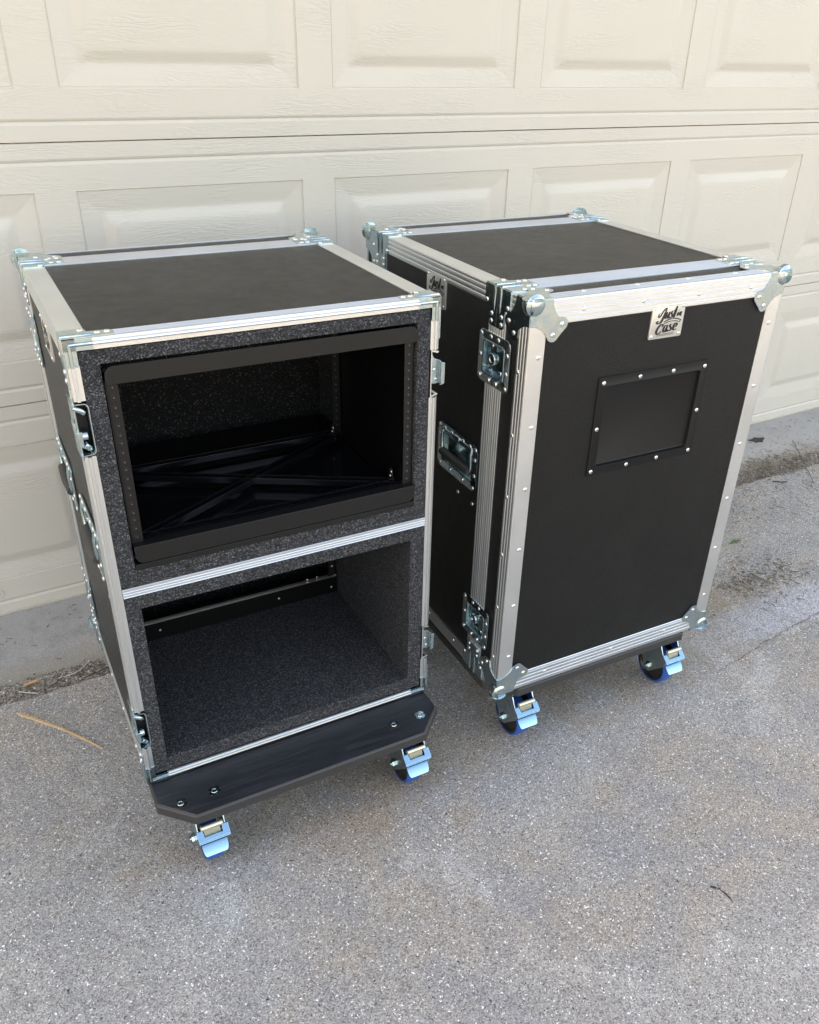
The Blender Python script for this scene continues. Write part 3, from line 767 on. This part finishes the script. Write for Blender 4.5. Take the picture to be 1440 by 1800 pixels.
# ------------------------------------------------------------------ open case
yawA, yawB = -1.6958, -2.6101
case_a = flight_case('road_case', 'open road case with no front lid, showing foam-lined compartments and rack opening', -0.2309, -0.9499, yawA, False)
def rim(root):
    """tongue extrusion around the open front of the body"""
    X, Y, Zv = Vector((1,0,0)), Vector((0,1,0)), Vector((0,0,1))
    def bar(a, b, da, db):      # da: into the front face, db: back along the outer face
        m = MB(); a, b, da, db = map(Vector, (a, b, da, db))
        prof = []
        for s, h in reversed(leg_profile(.0285, 3)): prof.append(('b', s, h))
        prof += [('c', .0009, 0), ('a', .003, 0), ('a', .0048, .0), ('a', .0058, .0034), ('a', .0080, .0042), ('a', .0102, .0034), ('a', .0112, 0), ('a', .0172, 0), ('a', .0172, -.0022), ('a', .003, -.0022), ('b', .0285, -.0022)]
        def P(o, e):
            k, s, h = e
            if k == 'a': return o+da*s-db*h
            if k == 'b': return o+db*s-da*h
            return o+da*s+db*s
        m.loops([[P(o, e) for e in prof] for o in (a, b)])
        return part(m, 'rim_extrusion', M_ALU, root)
    bar((.0385, 0, T), (W-.0385, 0, T), -Zv, Y); bar((.0385, 0, Z0), (W-.0385, 0, Z0), Zv, Y)
    cuts = [Z0+.0385] + [c for z in sorted(LZ) for c in (z-.0435, z+.0435)] + [T-.0385]
    for k in range(0, len(cuts), 2):
        bar((0, 0, cuts[k]), (0, 0, cuts[k+1]), X, Y); bar((W, 0, cuts[k]), (W, 0, cuts[k+1]), -X, Y)
    for z in LZ:
        # left: open half of the latch dish let into the rim
        m = MB(); t = .0016
        prof = [(-.004, .041)] + [(.004, .041)] + arc(.0125, .034, .0065, 90, 0, 4) + arc(.0125, -.034, .0065, 0, -90, 4) + [(.004, -.041), (-.004, -.041)]
        outer = [(x, y_) for x, y_ in prof]; inner = [(x-(t if abs(y_) < .040 else 0), y_*(1-t/.041)) for x, y_ in prof]
        for a_, b_ in zip(range(len(outer)-1), range(1, len(outer))):
            q = [(outer[a_], outer[b_], inner[b_], inner[a_])][0]
            m.loops([[(p[0], v, z+p[1]) for p in q] for v in (-.0030, .048)])
        m.loops([[(-.0024, p, z+q_) for p, q_ in ((.002, -.049), (.053, -.040), (.053, .040), (.002, .049))], [(.0, p, z+q_) for p, q_ in ((.002, -.049), (.053, -.040), (.053, .040), (.002, .049))]])
        lt = part(m, 'latch_half', M_ZINC, root, smooth=40)
        m = MB(); m.box((.002, .020, z-.038), (.016, .022, z+.038)); part(m, 'latch_recess', M_HOLE, lt)
        m = MB()
        m.tube([(-.001, .004, z+.034), (.006, .002, z+.030), (.012, .004, z+.024)], .0045, 10)
        m.box((-.006, -.002, z-.006), (-.003, .020, z+.012)); m.box((-.0035, -.004, z-.026), (.0035, .018, z-.002))
        m.tube([(.004, .002, z-.024), (.010, .004, z-.030), (.012, .010, z-.036)], .0055, 10)
        m.lathe([(.008, -.008), (.008, .004), (.005, .005)], (0.004, .012, z-.014), (-1,0,0), 16)
        part(m, 'latch_cam', M_ZINC, lt, smooth=40, bevel=.0006)
        # right: hook plate standing out of the notch
        m = MB()
        m.box((W-.0145, .0005, z-.0435), (W-.0125, .012, z+.0435))
        for s in (-1, 1):
            m.loops([[(W-.013, v, z+s*.043), (W-.013, v, z+s*.0405), (W-.002, v, z+s*.0365), (W+.0005, v, z+s*.0395)] for v in (.0, .020)])
        part(m, 'hook_recess', M_ALU, root)
        m = MB()
        m.prism([(.004, .036), (.010, .026), (.019, .022), (.019, -.020), (.006, -.020), (.004, -.016)], (W-.016, 0, z), (1,0,0), (0,0,1), (0,-1,0), -.006, -.004)
        m.box((W+.003, -.002, z-.022), (W+.0050, .006, z+.022))
        m.loops([[(W+.003, -.0055, z+a*.021), (W+.0105, -.0055, z+a*.019), (W+.0105, -.0035, z+a*.019), (W+.003, -.0035, z+a*.021)] for a in (-1, 1)])
        hk = part(m, 'catch_hook', M_ZINC, root, bevel=.0005)
        rivet(hk, (W-.006, .004, z+.006), (0,-1,0), 0, RIVS); rivet(hk, (W-.003, .004, z-.012), (0,-1,0), 0, RIVS)
rim(case_a)

# foam lining: block with two compartments, then the back pad
UP = (.045, .558, .619, .969); LO = (.043, .553, .199, .543)
def foam_P(x, z, t): return (x, t, z)
m = MB(); slab(m, (.0172, W-.0172, .603, T-.0190), [UP], .0012, .46, foam_P); part(m, 'foam_lining', M_FOAM, case_a, bevel=.0015, label='dark grey pebbled foam around the upper compartment')
m = MB(); slab(m, (.0172, W-.0172, Z0+.0185, .6029), [LO], .0012, .46, foam_P); part(m, 'foam_lining', M_FOAM, case_a, bevel=.0015, label='dark grey pebbled foam around the lower compartment')
m = MB(); m.box((.02, .4605, Z0+.02), (W-.02, .482, T-.02)); part(m, 'foam_back', M_FOAM_SHADE, case_a)
m = MB(); strip(m, lambda x, y_, t: (x, -t, y_), .0178, W-.0178, .5715, .5890, True, 3, .0018, -.001)
part(m, 'divider_extrusion', M_ALU, case_a)
# rear rail assembly in the lower compartment
m = MB(); m.box((LO[0], .372, LO[2]), (LO[1]-.004, .384, LO[2]+.047))
rr_ = part(m, 'rear_rail', M_SHEET, case_a)
m = MB(); strip(m, lambda x, y_, t: (x, y_, LO[2]+.0485+t), LO[0]+.001, LO[1]-.006, .368, .381, True, 2, .001, -.0012); part(m, 'rail_cap', M_RIVET, rr_, label='bright ribbed metal cap')
m = MB(); m.box((LO[1]-.024, .372, LO[2]+.050), (LO[1]-.006, .376, LO[3]-.001)); m.box((LO[1]-.008, .372, LO[2]+.050), (LO[1]-.006, .392, LO[3]-.001)); part(m, 'upright', M_BLACK, rr_)
for (u, z, v) in ((.538, .300, .372), (.538, .275, .372), (.545, .247, .372), (.50, .2515, .376), (.475, .2515, .376), (.40, .222, .372), (.12, .222, .372), (.535, .215, .372)):
    rivet(rr_, (u, v, z), (0, -1, 0), 0, RIVS)
# upper rack frame
rack = MB()
rf_m = MB()
def lip(m, z0_, z1_, lower):
    u0, u1, r = .0475, .5565, .014
    poly = [(u0, z1_), (u0, z0_+r)] + arc(u0+r, z0_+r, r, 180, 270, 6) + arc(u1-r, z0_+r, r, 270, 360, 6) + [(u1, z1_)]
    if not lower: poly = [(x, z0_+z1_-y_) for x, y_ in poly]
    m.loops([[(x, v, y_) for x, y_ in poly] for v in (-.004, -.0015)])
    zz = z1_ if lower else z0_
    m.box((u0+.0005, -.004, zz-.0012), (u1-.0005, .018, zz+.0012))
frame = MB(); lip(frame, .9395, .966, False); fr = part(frame, 'rack_frame', M_BLACK, case_a, smooth=40, bevel=.001)
m = MB(); lip(m, .633, .664, True); part(m, 'lower_lip', M_BLACK, fr, smooth=40, bevel=.001)
m = MB(); m.box((.0455, -.0012, .6192), (.5575, .30, .6300)); part(m, 'shelf_edge', M_BLACK, fr, bevel=.0008)
def rail(u0, u1, v, z0_, z1_, n, mirror):
    m = MB(); m.box((u0, v, z0_), (u1, v+.002, z1_))
    uo = u0 if not mirror else u1
    m.box((uo-.001, v, z0_), (uo+.001, v+.028, z1_))
    rl = part(m, 'rack_rail', M_BLACK, fr)
    uc = (u0+u1)/2-.001
    zs = []; z = z1_-.010
    k = 0
    while z > z0_+.004 and len(zs) < n:
        zs.append(z); z -= (.0159, .0159, .0127)[k % 3]; k += 1
    h = MB()
    for z in zs:
        h.cur = 1; h.lathe([(.0036, -.0001), (.0036, .0003), (.0002, .0003)], (uc, v, z), (0,-1,0), 12)
        h.cur = 0; h.lathe([(.0013, .0003), (.0010, .0008), (.0002, .0009)], (uc+.0012, v, z-.0018), (0,-1,0), 8)  # small pale bead modelled as the glint in each hole
    part(h, 'threaded_holes', [M_GLINT, M_HOLE], fr)
rail(.0485, .0655, .010, .660, .941, 18, False); rail(.5385, .5555, .010, .660, .941, 18, True)
rail(.0485, .0655, .296, .660, .941, 18, False); rail(.5215, .5370, .296, .660, .941, 18, True)
for u in (.5400, .0500):
    m = MB(); m.box((u, .020, .645), (u+.0015, .300, .945)); part(m, 'side_sheet', M_SHEET, fr)
m = MB(); m.box((.046, .006, .640), (.556, .44, .6425)); part(m, 'shelf_plate', M_GLOSSBLACK, fr)
def channel(m, a, b, z, w=.017, h=.012, web=True):
    a, b = Vector((*a, 0)), Vector((*b, 0)); t = (b-a).normalized(); s = Vector((-t.y, t.x, 0))
    for k in (-1, 1):
        m.loops([[p+s*(k*w/2-.0006)+Vector((0,0,z)), p+s*(k*w/2+.0006)+Vector((0,0,z)), p+s*(k*w/2+.0006)+Vector((0,0,z+h)), p+s*(k*w/2-.0006)+Vector((0,0,z+h))] for p in (a, b)])
    if web: m.loops([[p-s*w/2+Vector((0,0,z)), p+s*w/2+Vector((0,0,z)), p+s*w/2+Vector((0,0,z+.001)), p-s*w/2+Vector((0,0,z+.001))] for p in (a, b)])
for a, b in (((.062, .030), (.528, .290)), ((.062, .290), (.545, .030)), ((.060, .033), (.545, .033)), ((.060, .293), (.535, .293))):
    m = MB(); channel(m, a, b, .652, .015, .011)
    m.cur = 1; channel(m, a, b, .6630, .015, .0009, False)  # paler strip along the flange tops draws the edge highlight
    part(m, 'brace', [M_GLOSSBLACK, M_GLINT], fr)
m = MB()
for (u, v) in ((.533, .045), (.515, .283)):
    m.prism([(-.012, 0), (.010, 0), (.010, .030), (-.002, .034)], (u, v, .652), (0,1,0), (0,0,1), (-1,0,0), 0, .0015)
part(m, 'gusset', M_BLACK, fr)
for (u, v) in ((.531, .047), (.531, .043), (.513, .285), (.513, .279)):
    rivet(fr, (u, v, .668 + (.0 if (u, v) in ((.531, .047), (.513, .285)) else .010)), (-1, 0, 0), 0, RIVS)

# ------------------------------------------------------------------ closed case
aB = R(yawB); off = Vector((-math.sin(aB), math.cos(aB)))*FL
case_b = flight_case('road_case', 'closed road case with front lid on, metal maker badge and recessed label dish', 0.4917+off.x, -1.0577+off.y, yawB, True)
X, Y, Zv = Vector((1,0,0)), Vector((0,1,0)), Vector((0,0,1))
V = -FL
m = MB(); slab(m, (.011, W-.011, Z0+.011, T-.011), [(.187, .417, .665, .834)], -.011, -.0022, PF(V)); part(m, 'front_panel', M_PANEL, case_b)
def rivet_row(o, pts, n, t=0.):
    for p in pts: rivet(o, p, n, t)
m = MB(); angle_bar(m, (0, V, Z0+.004), (0, V, T-.004), X, Y, .036, .034, 0, 3); o = part(m, 'edge_extrusion', M_ALU, case_b)
rivet_row(o, [(.0235, V, z) for z in (.909, .778, .652, .518, .383, .251)], (0,-1,0))
rivet_row(o, [(0, V+.0235, z) for z in (.879, .757, .630, .500, .372, .243)], (-1,0,0), 0)
m = MB(); angle_bar(m, (W, V, Z0+.004), (W, V, T-.004), -X, Y, .036, .034, 0, 3); o = part(m, 'edge_extrusion', M_ALU, case_b)
rivet_row(o, [(.5795, V, z) for z in (.909, .776, .644, .510, .380, .248)], (0,-1,0))
m = MB(); angle_bar(m, (.004, V, T), (W-.004, V, T), Y, -Zv, .034, .045, 3, 4); o = part(m, 'edge_extrusion', M_ALU, case_b)
rivet_row(o, [(u, V, T-.0235) for u in (.110, .243, .375, .508)], (0,-1,0)); rivet_row(o, [(u, V+.026, T) for u in (.125, .245, .365, .485)], (0,0,1))
m = MB(); angle_bar(m, (.004, V, Z0), (W-.004, V, Z0), Y, Zv, .034, .045, 0, 4); o = part(m, 'edge_extrusion', M_ALU, case_b)
rivet_row(o, [(u, V, Z0+.026) for u in (.125, .31, .47)], (0,-1,0))
for side in 'L', 'R':
    for z in LZ: latch(case_b, side, z, 0)
badge(case_b, PF(V), (0,-1,0), .268, .346, .911, .974)
# recessed label dish
m = MB()
PFv = PF(V)
rings = [(0, -.003), (0, -.0006), (.0006, .0), (.0165, .0), (.0175, .0008), (.0190, .0006), (.0205, -.0060), (.0225, -.0072)]
m.loops([[PFv(x, y_, t) for x, y_ in rrect(.1665+k, .4365-k, .648+k, .8515-k, .004)] for k, t in rings], cap='end')
dish = part(m, 'label_dish', M_PLASTIC, case_b, smooth=35)
for (u, z) in ((.178, .8405), (.264, .8415), (.346, .8415), (.427, .8400), (.4285, .747), (.427, .6585), (.342, .6575), (.264, .6575), (.176, .6585), (.176, .748)):
    rivet(dish, (u, V-.0002, z), (0,-1,0))

# ------------------------------------------------------------------ garage door
SEC = .5851; PX0 = -.0268; PER = .649; PW = .5598; NSEC = 4
DX0, DX1 = PX0-3*PER-.0445, PX0+5*PER+PW+.0445
DB0 = -.0079
door = thing('garage_door', 'almond sectional garage door with raised panels behind both cases', 'garage door', ((DX0+DX1)/2, 0, G))
door_off = Vector((-(DX0+DX1)/2, 0, -G))
def dlink(mb, name, mats, parent, smooth=None, loc=None):
    o = link(name, mb if isinstance(mb, bpy.types.Mesh) else mb.mesh(name, mats, smooth), parent, loc=loc); return o
PZ0, PZ1 = .105, SEC-.103
rows = [(.0010, .006), (.0014, 0), (.0340, 0), (.0372, .0022), (.0405, .0036), (.0440, .0012), (.0475, 0), (PZ0, 0), (PZ1, 0),
        (SEC-.0470, 0), (SEC-.0440, .0020), (SEC-.0405, .0036), (SEC-.0370, .0012), (SEC-.0335, 0), (SEC-.0016, 0), (SEC-.0010, .006)]
xs = [DX0]
for i in range(-3, 6): xs += [PX0+i*PER, PX0+i*PER+PW]
xs.append(DX1)
def section_mesh():
    m = MB(); nx = len(xs); vs = []; fs = []
    for z, d in rows:
        for x in xs: vs.append((x, d, z))
    for j in range(len(rows)-1):
        for i in range(nx-1):
            if rows[j][0] == PZ0 and i % 2 == 1: continue
            fs.append((j*nx+i, j*nx+i+1, (j+1)*nx+i+1, (j+1)*nx+i))
    m.add(vs, fs)
    m.box((DX0, .036, .001), (DX1, .040, SEC-.001))
    m.add([(DX0, .006, .001), (DX1, .006, .001), (DX1, .036, .001), (DX0, .036, .001)], [(0,1,2,3)])
    m.add([(DX0, .006, SEC-.001), (DX1, .006, SEC-.001), (DX1, .036, SEC-.001), (DX0, .036, SEC-.001)], [(0,1,2,3)])
    me = m.mesh('door_section', M_DOOR); return me
def raised_mesh():
    m = MB(); PH = PZ1-PZ0
    prof = [(0, 0), (.0006, .0034), (.0026, .0040), (.0046, .0030), (.020, .0048), (.040, .0078), (.047, .0090), (.051, .0090), (.056, .0075), (.070, .0022), (.075, .0008), (.081, .0003)]
    def ring(d, y):
        r = max(.0003, (d-.03)*.35); r = min(r, .018)
        return [(p[0], y, p[1]) for p in rrect(d, PW-d, d, PH-d, r, 4)]
    m.loops([ring(d, y) for d, y in prof], cap=False)
    n = len(m.v); k = 20
    m.add([tuple(v) for v in m.v[-k*1:]], [tuple(range(len(m.v[-k:])))]) if False else None
    last = ring(*prof[-1]); m.add(last, [tuple(range(len(last)))])
    return m.mesh('raised_panel', M_DOOR, 25)
me_sec, me_pan = section_mesh(), raised_mesh()
import bmesh
for me in (me_pan,):
    bm = bmesh.new(); bm.from_mesh(me); bmesh.ops.remove_doubles(bm, verts=bm.verts, dist=1e-5)
    bmesh.ops.recalc_face_normals(bm, faces=bm.faces); bm.to_mesh(me); bm.free()
def face_front(me):   # make sure the largest faces look towards -Y
    s = sum(p.normal.y*p.area for p in me.polygons if p.center.y < .02)
    if s > 0: me.flip_normals()
face_front(me_pan)
for k in range(NSEC):
    zb = DB0+k*SEC
    so = dlink(me_sec, 'door_section', M_DOOR, door, loc=door_off+Vector((0, 0, zb)))
    for i in range(-3, 6):
        o = link('raised_panel', me_pan, so, loc=(PX0+i*PER, 0, PZ0))
m = MB(); m.box((DX0, -.0015, -.0078), (DX1, .030, -.0042)); m.box((DX0, -.004, -.0012), (DX1, -.0002, .0030)); dlink(m, 'bottom_retainer', M_DOOR, door, loc=door_off)
m = MB(); m.tube([(DX0, .010, -.0062), (DX1, .010, -.0062)], .0038, 8); dlink(m, 'rubber_seal', M_SEAL, door, loc=door_off)
m = MB(); m.lathe([(.0135, 0), (.0135, .0018), (.0105, .0024), (.0095, .0012), (.0065, .0012), (.0055, .0030), (.0001, .0034)], (-.399, 0, .062), (0,-1,0), 24)
dlink(m, 'bolt_head', M_DOOR, door, 40, loc=door_off)
# wall around the door
ZT = DB0+NSEC*SEC
wall = MB(); P_ = lambda x, z, t: (x, t, z)
slab(wall, (DX0-4, DX1+4, G-.05, ZT+1.1), [(DX0, DX1, G-.06, ZT)], -.09, .12, P_)
wo_ = link('garage_wall', wall.mesh('garage_wall', M_WALL)); wo_['label'] = 'pale rendered house wall framing the garage door'; wo_['category'] = 'wall'; wo_['kind'] = 'structure'

# gable roof of the garage: overhanging eave, fascia, main slope (it shades the driveway)
roof = thing('garage_roof', 'grey tiled garage roof with pale fascia above the door wall', 'roof', ((DX0+DX1)/2, 0, ZT+1.1))
ro = Vector((-(DX0+DX1)/2, 0, -(ZT+1.1)))
m = MB(); x0_, x1_ = DX0-4.3, DX1+4.3; zr = ZT+1.1
m.loops([[(x, -.35, zr-.02), (x, 3.6, zr+1.75), (x, 7.5, zr-.02), (x, 7.5, zr+.05), (x, 3.6, zr+1.84), (x, -.35, zr+.05)] for x in (x0_, x1_)])
dlink(m, 'tiled_slope', M_ROOF, roof, loc=ro)
m = MB(); m.box((x0_, -.375, zr-.13), (x1_, -.352, zr+.06)); dlink(m, 'fascia', M_DOOR, roof, loc=ro)
m = MB(); m.box((x0_, -.349, zr-.05), (x1_, -.095, zr-.03)); dlink(m, 'soffit', M_WALL, roof, loc=ro)
# ------------------------------------------------------------------ ground
def sheet(name, pts, z, m_):
    m = MB(); m.add([(x, y, z) for x, y in pts], [tuple(range(len(pts)))]); o = link(name, m.mesh(name, m_)); return structure(o)
sheet('ground', [(-150, -150), (150, -150), (150, 150), (-150, 150)], G-.020, M_EARTH)
def yd(x):   # front edge of the joint strip = back edge of the driveway slab
    return -.390 + .006*math.sin(x*7)+.004*math.sin(x*23+1)+(.010 if x < 0 else 0)
rnd = random.Random(5)
px = [-8+.05*i for i in range(381)]
m = MB(); vs = [(x, yd(x)+rnd.uniform(-.0015, .0015), G) for x in px]; vs2 = [(x, -9.5, G) for x in px]; vs3 = [(v[0], v[1]+.002, G-.012) for v in vs]
n = len(px)
m.add(vs+vs2, [(i, i+1, n+i+1, n+i) for i in range(n-1)]); m.add(vs+vs3, [(i, i+1, n+i+1, n+i) for i in range(n-1)])
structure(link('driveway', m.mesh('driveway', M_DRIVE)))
# apron: worn nose that rolls down to the joint
m = MB(); px = [-2.6+.02*i for i in range(381)]; rings = []
from mathutils import noise as mn
for (yy, zz) in ((.05, .0032), (-.12, .0030), (-.20, .0024), (-.250, .0005), (-.275, -.003), (-.297, -.008), (-.310, -.016)):
    ring = []
    for x in px:
        e = mn.noise(Vector((x*5, yy*3, 0)))*.010+mn.noise(Vector((x*22, yy*9, 3)))*.006
        k = 1 if yy < -.15 else 0
        ring.append((x, yy+e*k, G+zz+(mn.noise(Vector((x*14, yy*20, 7)))*.0022*k)))
    rings.append(ring)
m.loops(rings, closed=False, cap=False)
structure(link('garage_apron', m.mesh('garage_apron', M_APRON, 60)))
sheet('joint_bed', [(-3, -.26), (5.5, -.26), (5.5, -.41), (-3, -.41)], G-.0085, M_DIRT)

# loose grit in the joint and debris near the wall (uncountable)
def scatter(name, n, fn, size, m_, label, kind='stone'):
    m = MB(); rnd = random.Random(hash(name) % 1000 if False else len(name)*31+n)
    for _ in range(n):
        x, y_, z = fn(rnd); s = rnd.uniform(*size); a = rnd.uniform(0, 6.28)
        if kind == 'stone':
            q = []
            for th in range(5):
                t = a+th*1.2566; rr = s*rnd.uniform(.7, 1.25); q.append((x+math.cos(t)*rr, y_+math.sin(t)*rr, z-s*.2))
            top = [(p[0]*.55+x*.45+rnd.uniform(-s, s)*.1, p[1]*.55+y_*.45, z+s*rnd.uniform(.35, .8)) for p in q]
            m.add(q+top, [(i, (i+1) % 5, 5+(i+1) % 5, 5+i) for i in range(5)]+[tuple(range(5, 10))])
        else:
            l, w = s*rnd.uniform(1.5, 4), s*.45; c, si = math.cos(a), math.sin(a); h = rnd.uniform(0, .004)
            p = [(x+c*l*u-si*w*v, y_+si*l*u+c*w*v, z+.001+h*(u+1)/2+rnd.uniform(0, .001)) for u, v in ((-1, -.4), (1, -.3), (1.1, .4), (0, 1), (-1, .5))]
            m.add(p+[(q[0], q[1], q[2]-.0007) for q in p], [(0,1,2,3,4), (9,8,7,6,5)]+[(i, (i+1) % 5, 5+(i+1) % 5, 5+i) for i in range(5)])
    o = link(name, m.mesh(name, m_)); o['kind'] = 'stuff'; o['label'] = label; o['category'] = 'debris'; return o
scatter('joint_gravel', 5200, lambda r: (r.uniform(-.75, 3.1), r.triangular(-.405, -.285, -.355), G-.006+r.uniform(0, .003)), (.0012, .0034), M_STONE, 'loose grit filling the joint along the garage apron')
def deb(r):
    if r.random() < .45: return (r.gauss(2.30, .16), r.gauss(-.315, .045), G+.0005)
    if r.random() < .5: return (r.gauss(1.62, .10), r.gauss(-.86, .05), G+.0005)
    return (r.gauss(2.0, .4), r.gauss(-.48, .09), G+.0005)
scatter('leaf_litter', 2200, deb, (.0010, .0030), M_LITTER, 'dry leaf litter and bark crumbs by the apron edge', 'leaf')
scatter('loose_chips', 2600, lambda r: ((r.uniform(-1.0, 3.2), r.uniform(-2.2, -.4), G+.0003)), (.0007, .0019), M_STONE, 'loose stone chips scattered on the driveway')
scatter('apron_crumbs', 420, lambda r: (r.uniform(-.7, 3), -.02-abs(r.gauss(0, .13)), G+.0030), (.0008, .0028), M_LITTER, 'dark crumbs lying on the smooth apron', 'leaf')

def rod(name, pts, r, m_, label, cat, n=7):
    m = MB(); m.tube(pts, r, n); o = link(name, m.mesh(name, m_, 50)); o['label'] = label; o['category'] = cat; return o
def wob(p, q, n, amp, seed, z=0., arch=0.):
    r = random.Random(seed); out = []; p, q = Vector((*p, 0)), Vector((*q, 0)); s = Vector((-(q-p).y, (q-p).x, 0)).normalized()
    for i in range(n+1):
        t = i/n; v = p.lerp(q, t)+s*(r.uniform(-amp, amp)+arch*math.sin(math.pi*t)); v.z = G+z; out.append(v)
    return out
# tan strip of bark on the driveway at the left
m = MB(); pts = wob((-.419, -.432), (-.273, -.639), 12, .0008, 4, .0028, .006); rings = []
for i, p in enumerate(pts):
    t = i/12; w = .0042*(1-t)**.6+.0006; d = (pts[min(i+1, 12)]-pts[max(i-1, 0)]).normalized(); s = Vector((-d.y, d.x, 0))
    rings.append([p-s*w+Vector((0,0,-.0022)), p-s*w*.6+Vector((0,0,.0008)), p+s*w*.6+Vector((0,0,.0012)), p+s*w+Vector((0,0,-.0020))])
m.loops(rings); o = link('bark_strip', m.mesh('bark_strip', M_STRAW)); o['label'] = 'tan pointed bark strip lying on the driveway left of the open case'; o['category'] = 'bark strip'
rod('pale_stalk', wob((-.408, -.352), (-.372, -.377), 5, .0006, 2, .002), .0011, M_PALE, 'short straight pale stalk in the gritty joint left of the open case', 'stalk')
rod('pale_stalk', wob((-.318, -.343), (-.245, -.318), 8, .0006, 3, .003, -.012), .0009, M_PALE, 'curved pale stalk on the grit close to the open case', 'stalk')
rod('dark_twig', wob((-.345, -.372), (-.300, -.340), 6, .0008, 6, .0025), .0012, M_TWIG, 'thin dark twig in the joint between the pale stalks', 'twig')
rod('dark_twig', wob((-.262, -.372), (-.190, -.355), 8, .0015, 9, .0025), .0013, M_TWIG, 'kinked dark twig at the slab edge touching the open case corner', 'twig')
m = MB(); m.tube([Vector((-.395, -.334, G+.0045)), Vector((-.365, -.330, G+.0045))], .0036, 10); o = link('filter_stub', m.mesh('filter_stub', M_ORANGE, 50)); o['label'] = 'small orange cigarette stub on the grit below the apron'; o['category'] = 'cigarette stub'
rod('long_twig', wob((2.573, -.201), (2.32, -.50), 10, .003, 8, .004), .0010, M_TWIG, 'long thin dark twig leaning over the debris at the right edge', 'twig')
rod('short_twig', wob((2.19, -.42), (2.235, -.445), 6, .004, 12, .003), .0018, M_TWIG, 'short thick dark twig on the driveway right of the closed case', 'twig')
m = MB(); pts = [(.034*math.cos(a)*(1+.35*math.sin(3*a+1)), .020*math.sin(a)*(1+.3*math.cos(5*a))) for a in (2*math.pi*k/18 for k in range(18))]
m.prism(pts, (2.44, -.130, G+.003), (1,0,0), (0,1,0), (0,0,1), 0, .003); o = link('mud_crumb', m.mesh('mud_crumb', M_TWIG)); o['label'] = 'flat dark clod of mud on the smooth apron at right'; o['category'] = 'mud clod'
m = MB()
m.add([(1.690, -.665, G+.001), (1.720, -.672, G+.006), (1.745, -.668, G+.004), (1.722, -.655, G+.005), (1.690, -.665, G+.0005), (1.720, -.672, G+.0054), (1.745, -.668, G+.0034), (1.722, -.655, G+.0044)], [(0,1,2,3), (7,6,5,4), (0,1,5,4), (1,2,6,5), (2,3,7,6), (3,0,4,7)])
o = link('small_leaf', m.mesh('small_leaf', M_GREEN)); o['label'] = 'small green leaf on the driveway behind the closed case right side'; o['category'] = 'leaf'
# crack along the chalky patch and chipped hollow in the slab
def crack(name, pts, w, label):
    m = MB(); r = random.Random(len(pts)); rings = []
    for i, p in enumerate(pts):
        d = (pts[min(i+1, len(pts)-1)]-pts[max(i-1, 0)]).normalized(); s = Vector((-d.y, d.x, 0)); k = w*r.uniform(.4, 1.3)*(1 if 0 < i < len(pts)-1 else .2)
        rings.append([p-s*k, p+s*k])
    m.loops(rings, closed=False, cap=False); o = link(name, m.mesh(name, M_TWIG)); structure(o); return o
crack('driveway_crack', wob((1.15, -1.112), (1.66, -1.056), 44, .004, 21, .0008, .006), .0008, '')
crack('driveway_crack', [Vector((.655+.020*math.cos(a), -1.590+.030*math.sin(a), G+.0008)) for a in (R(80)-R(9)*k for k in range(13))], .0021, '')
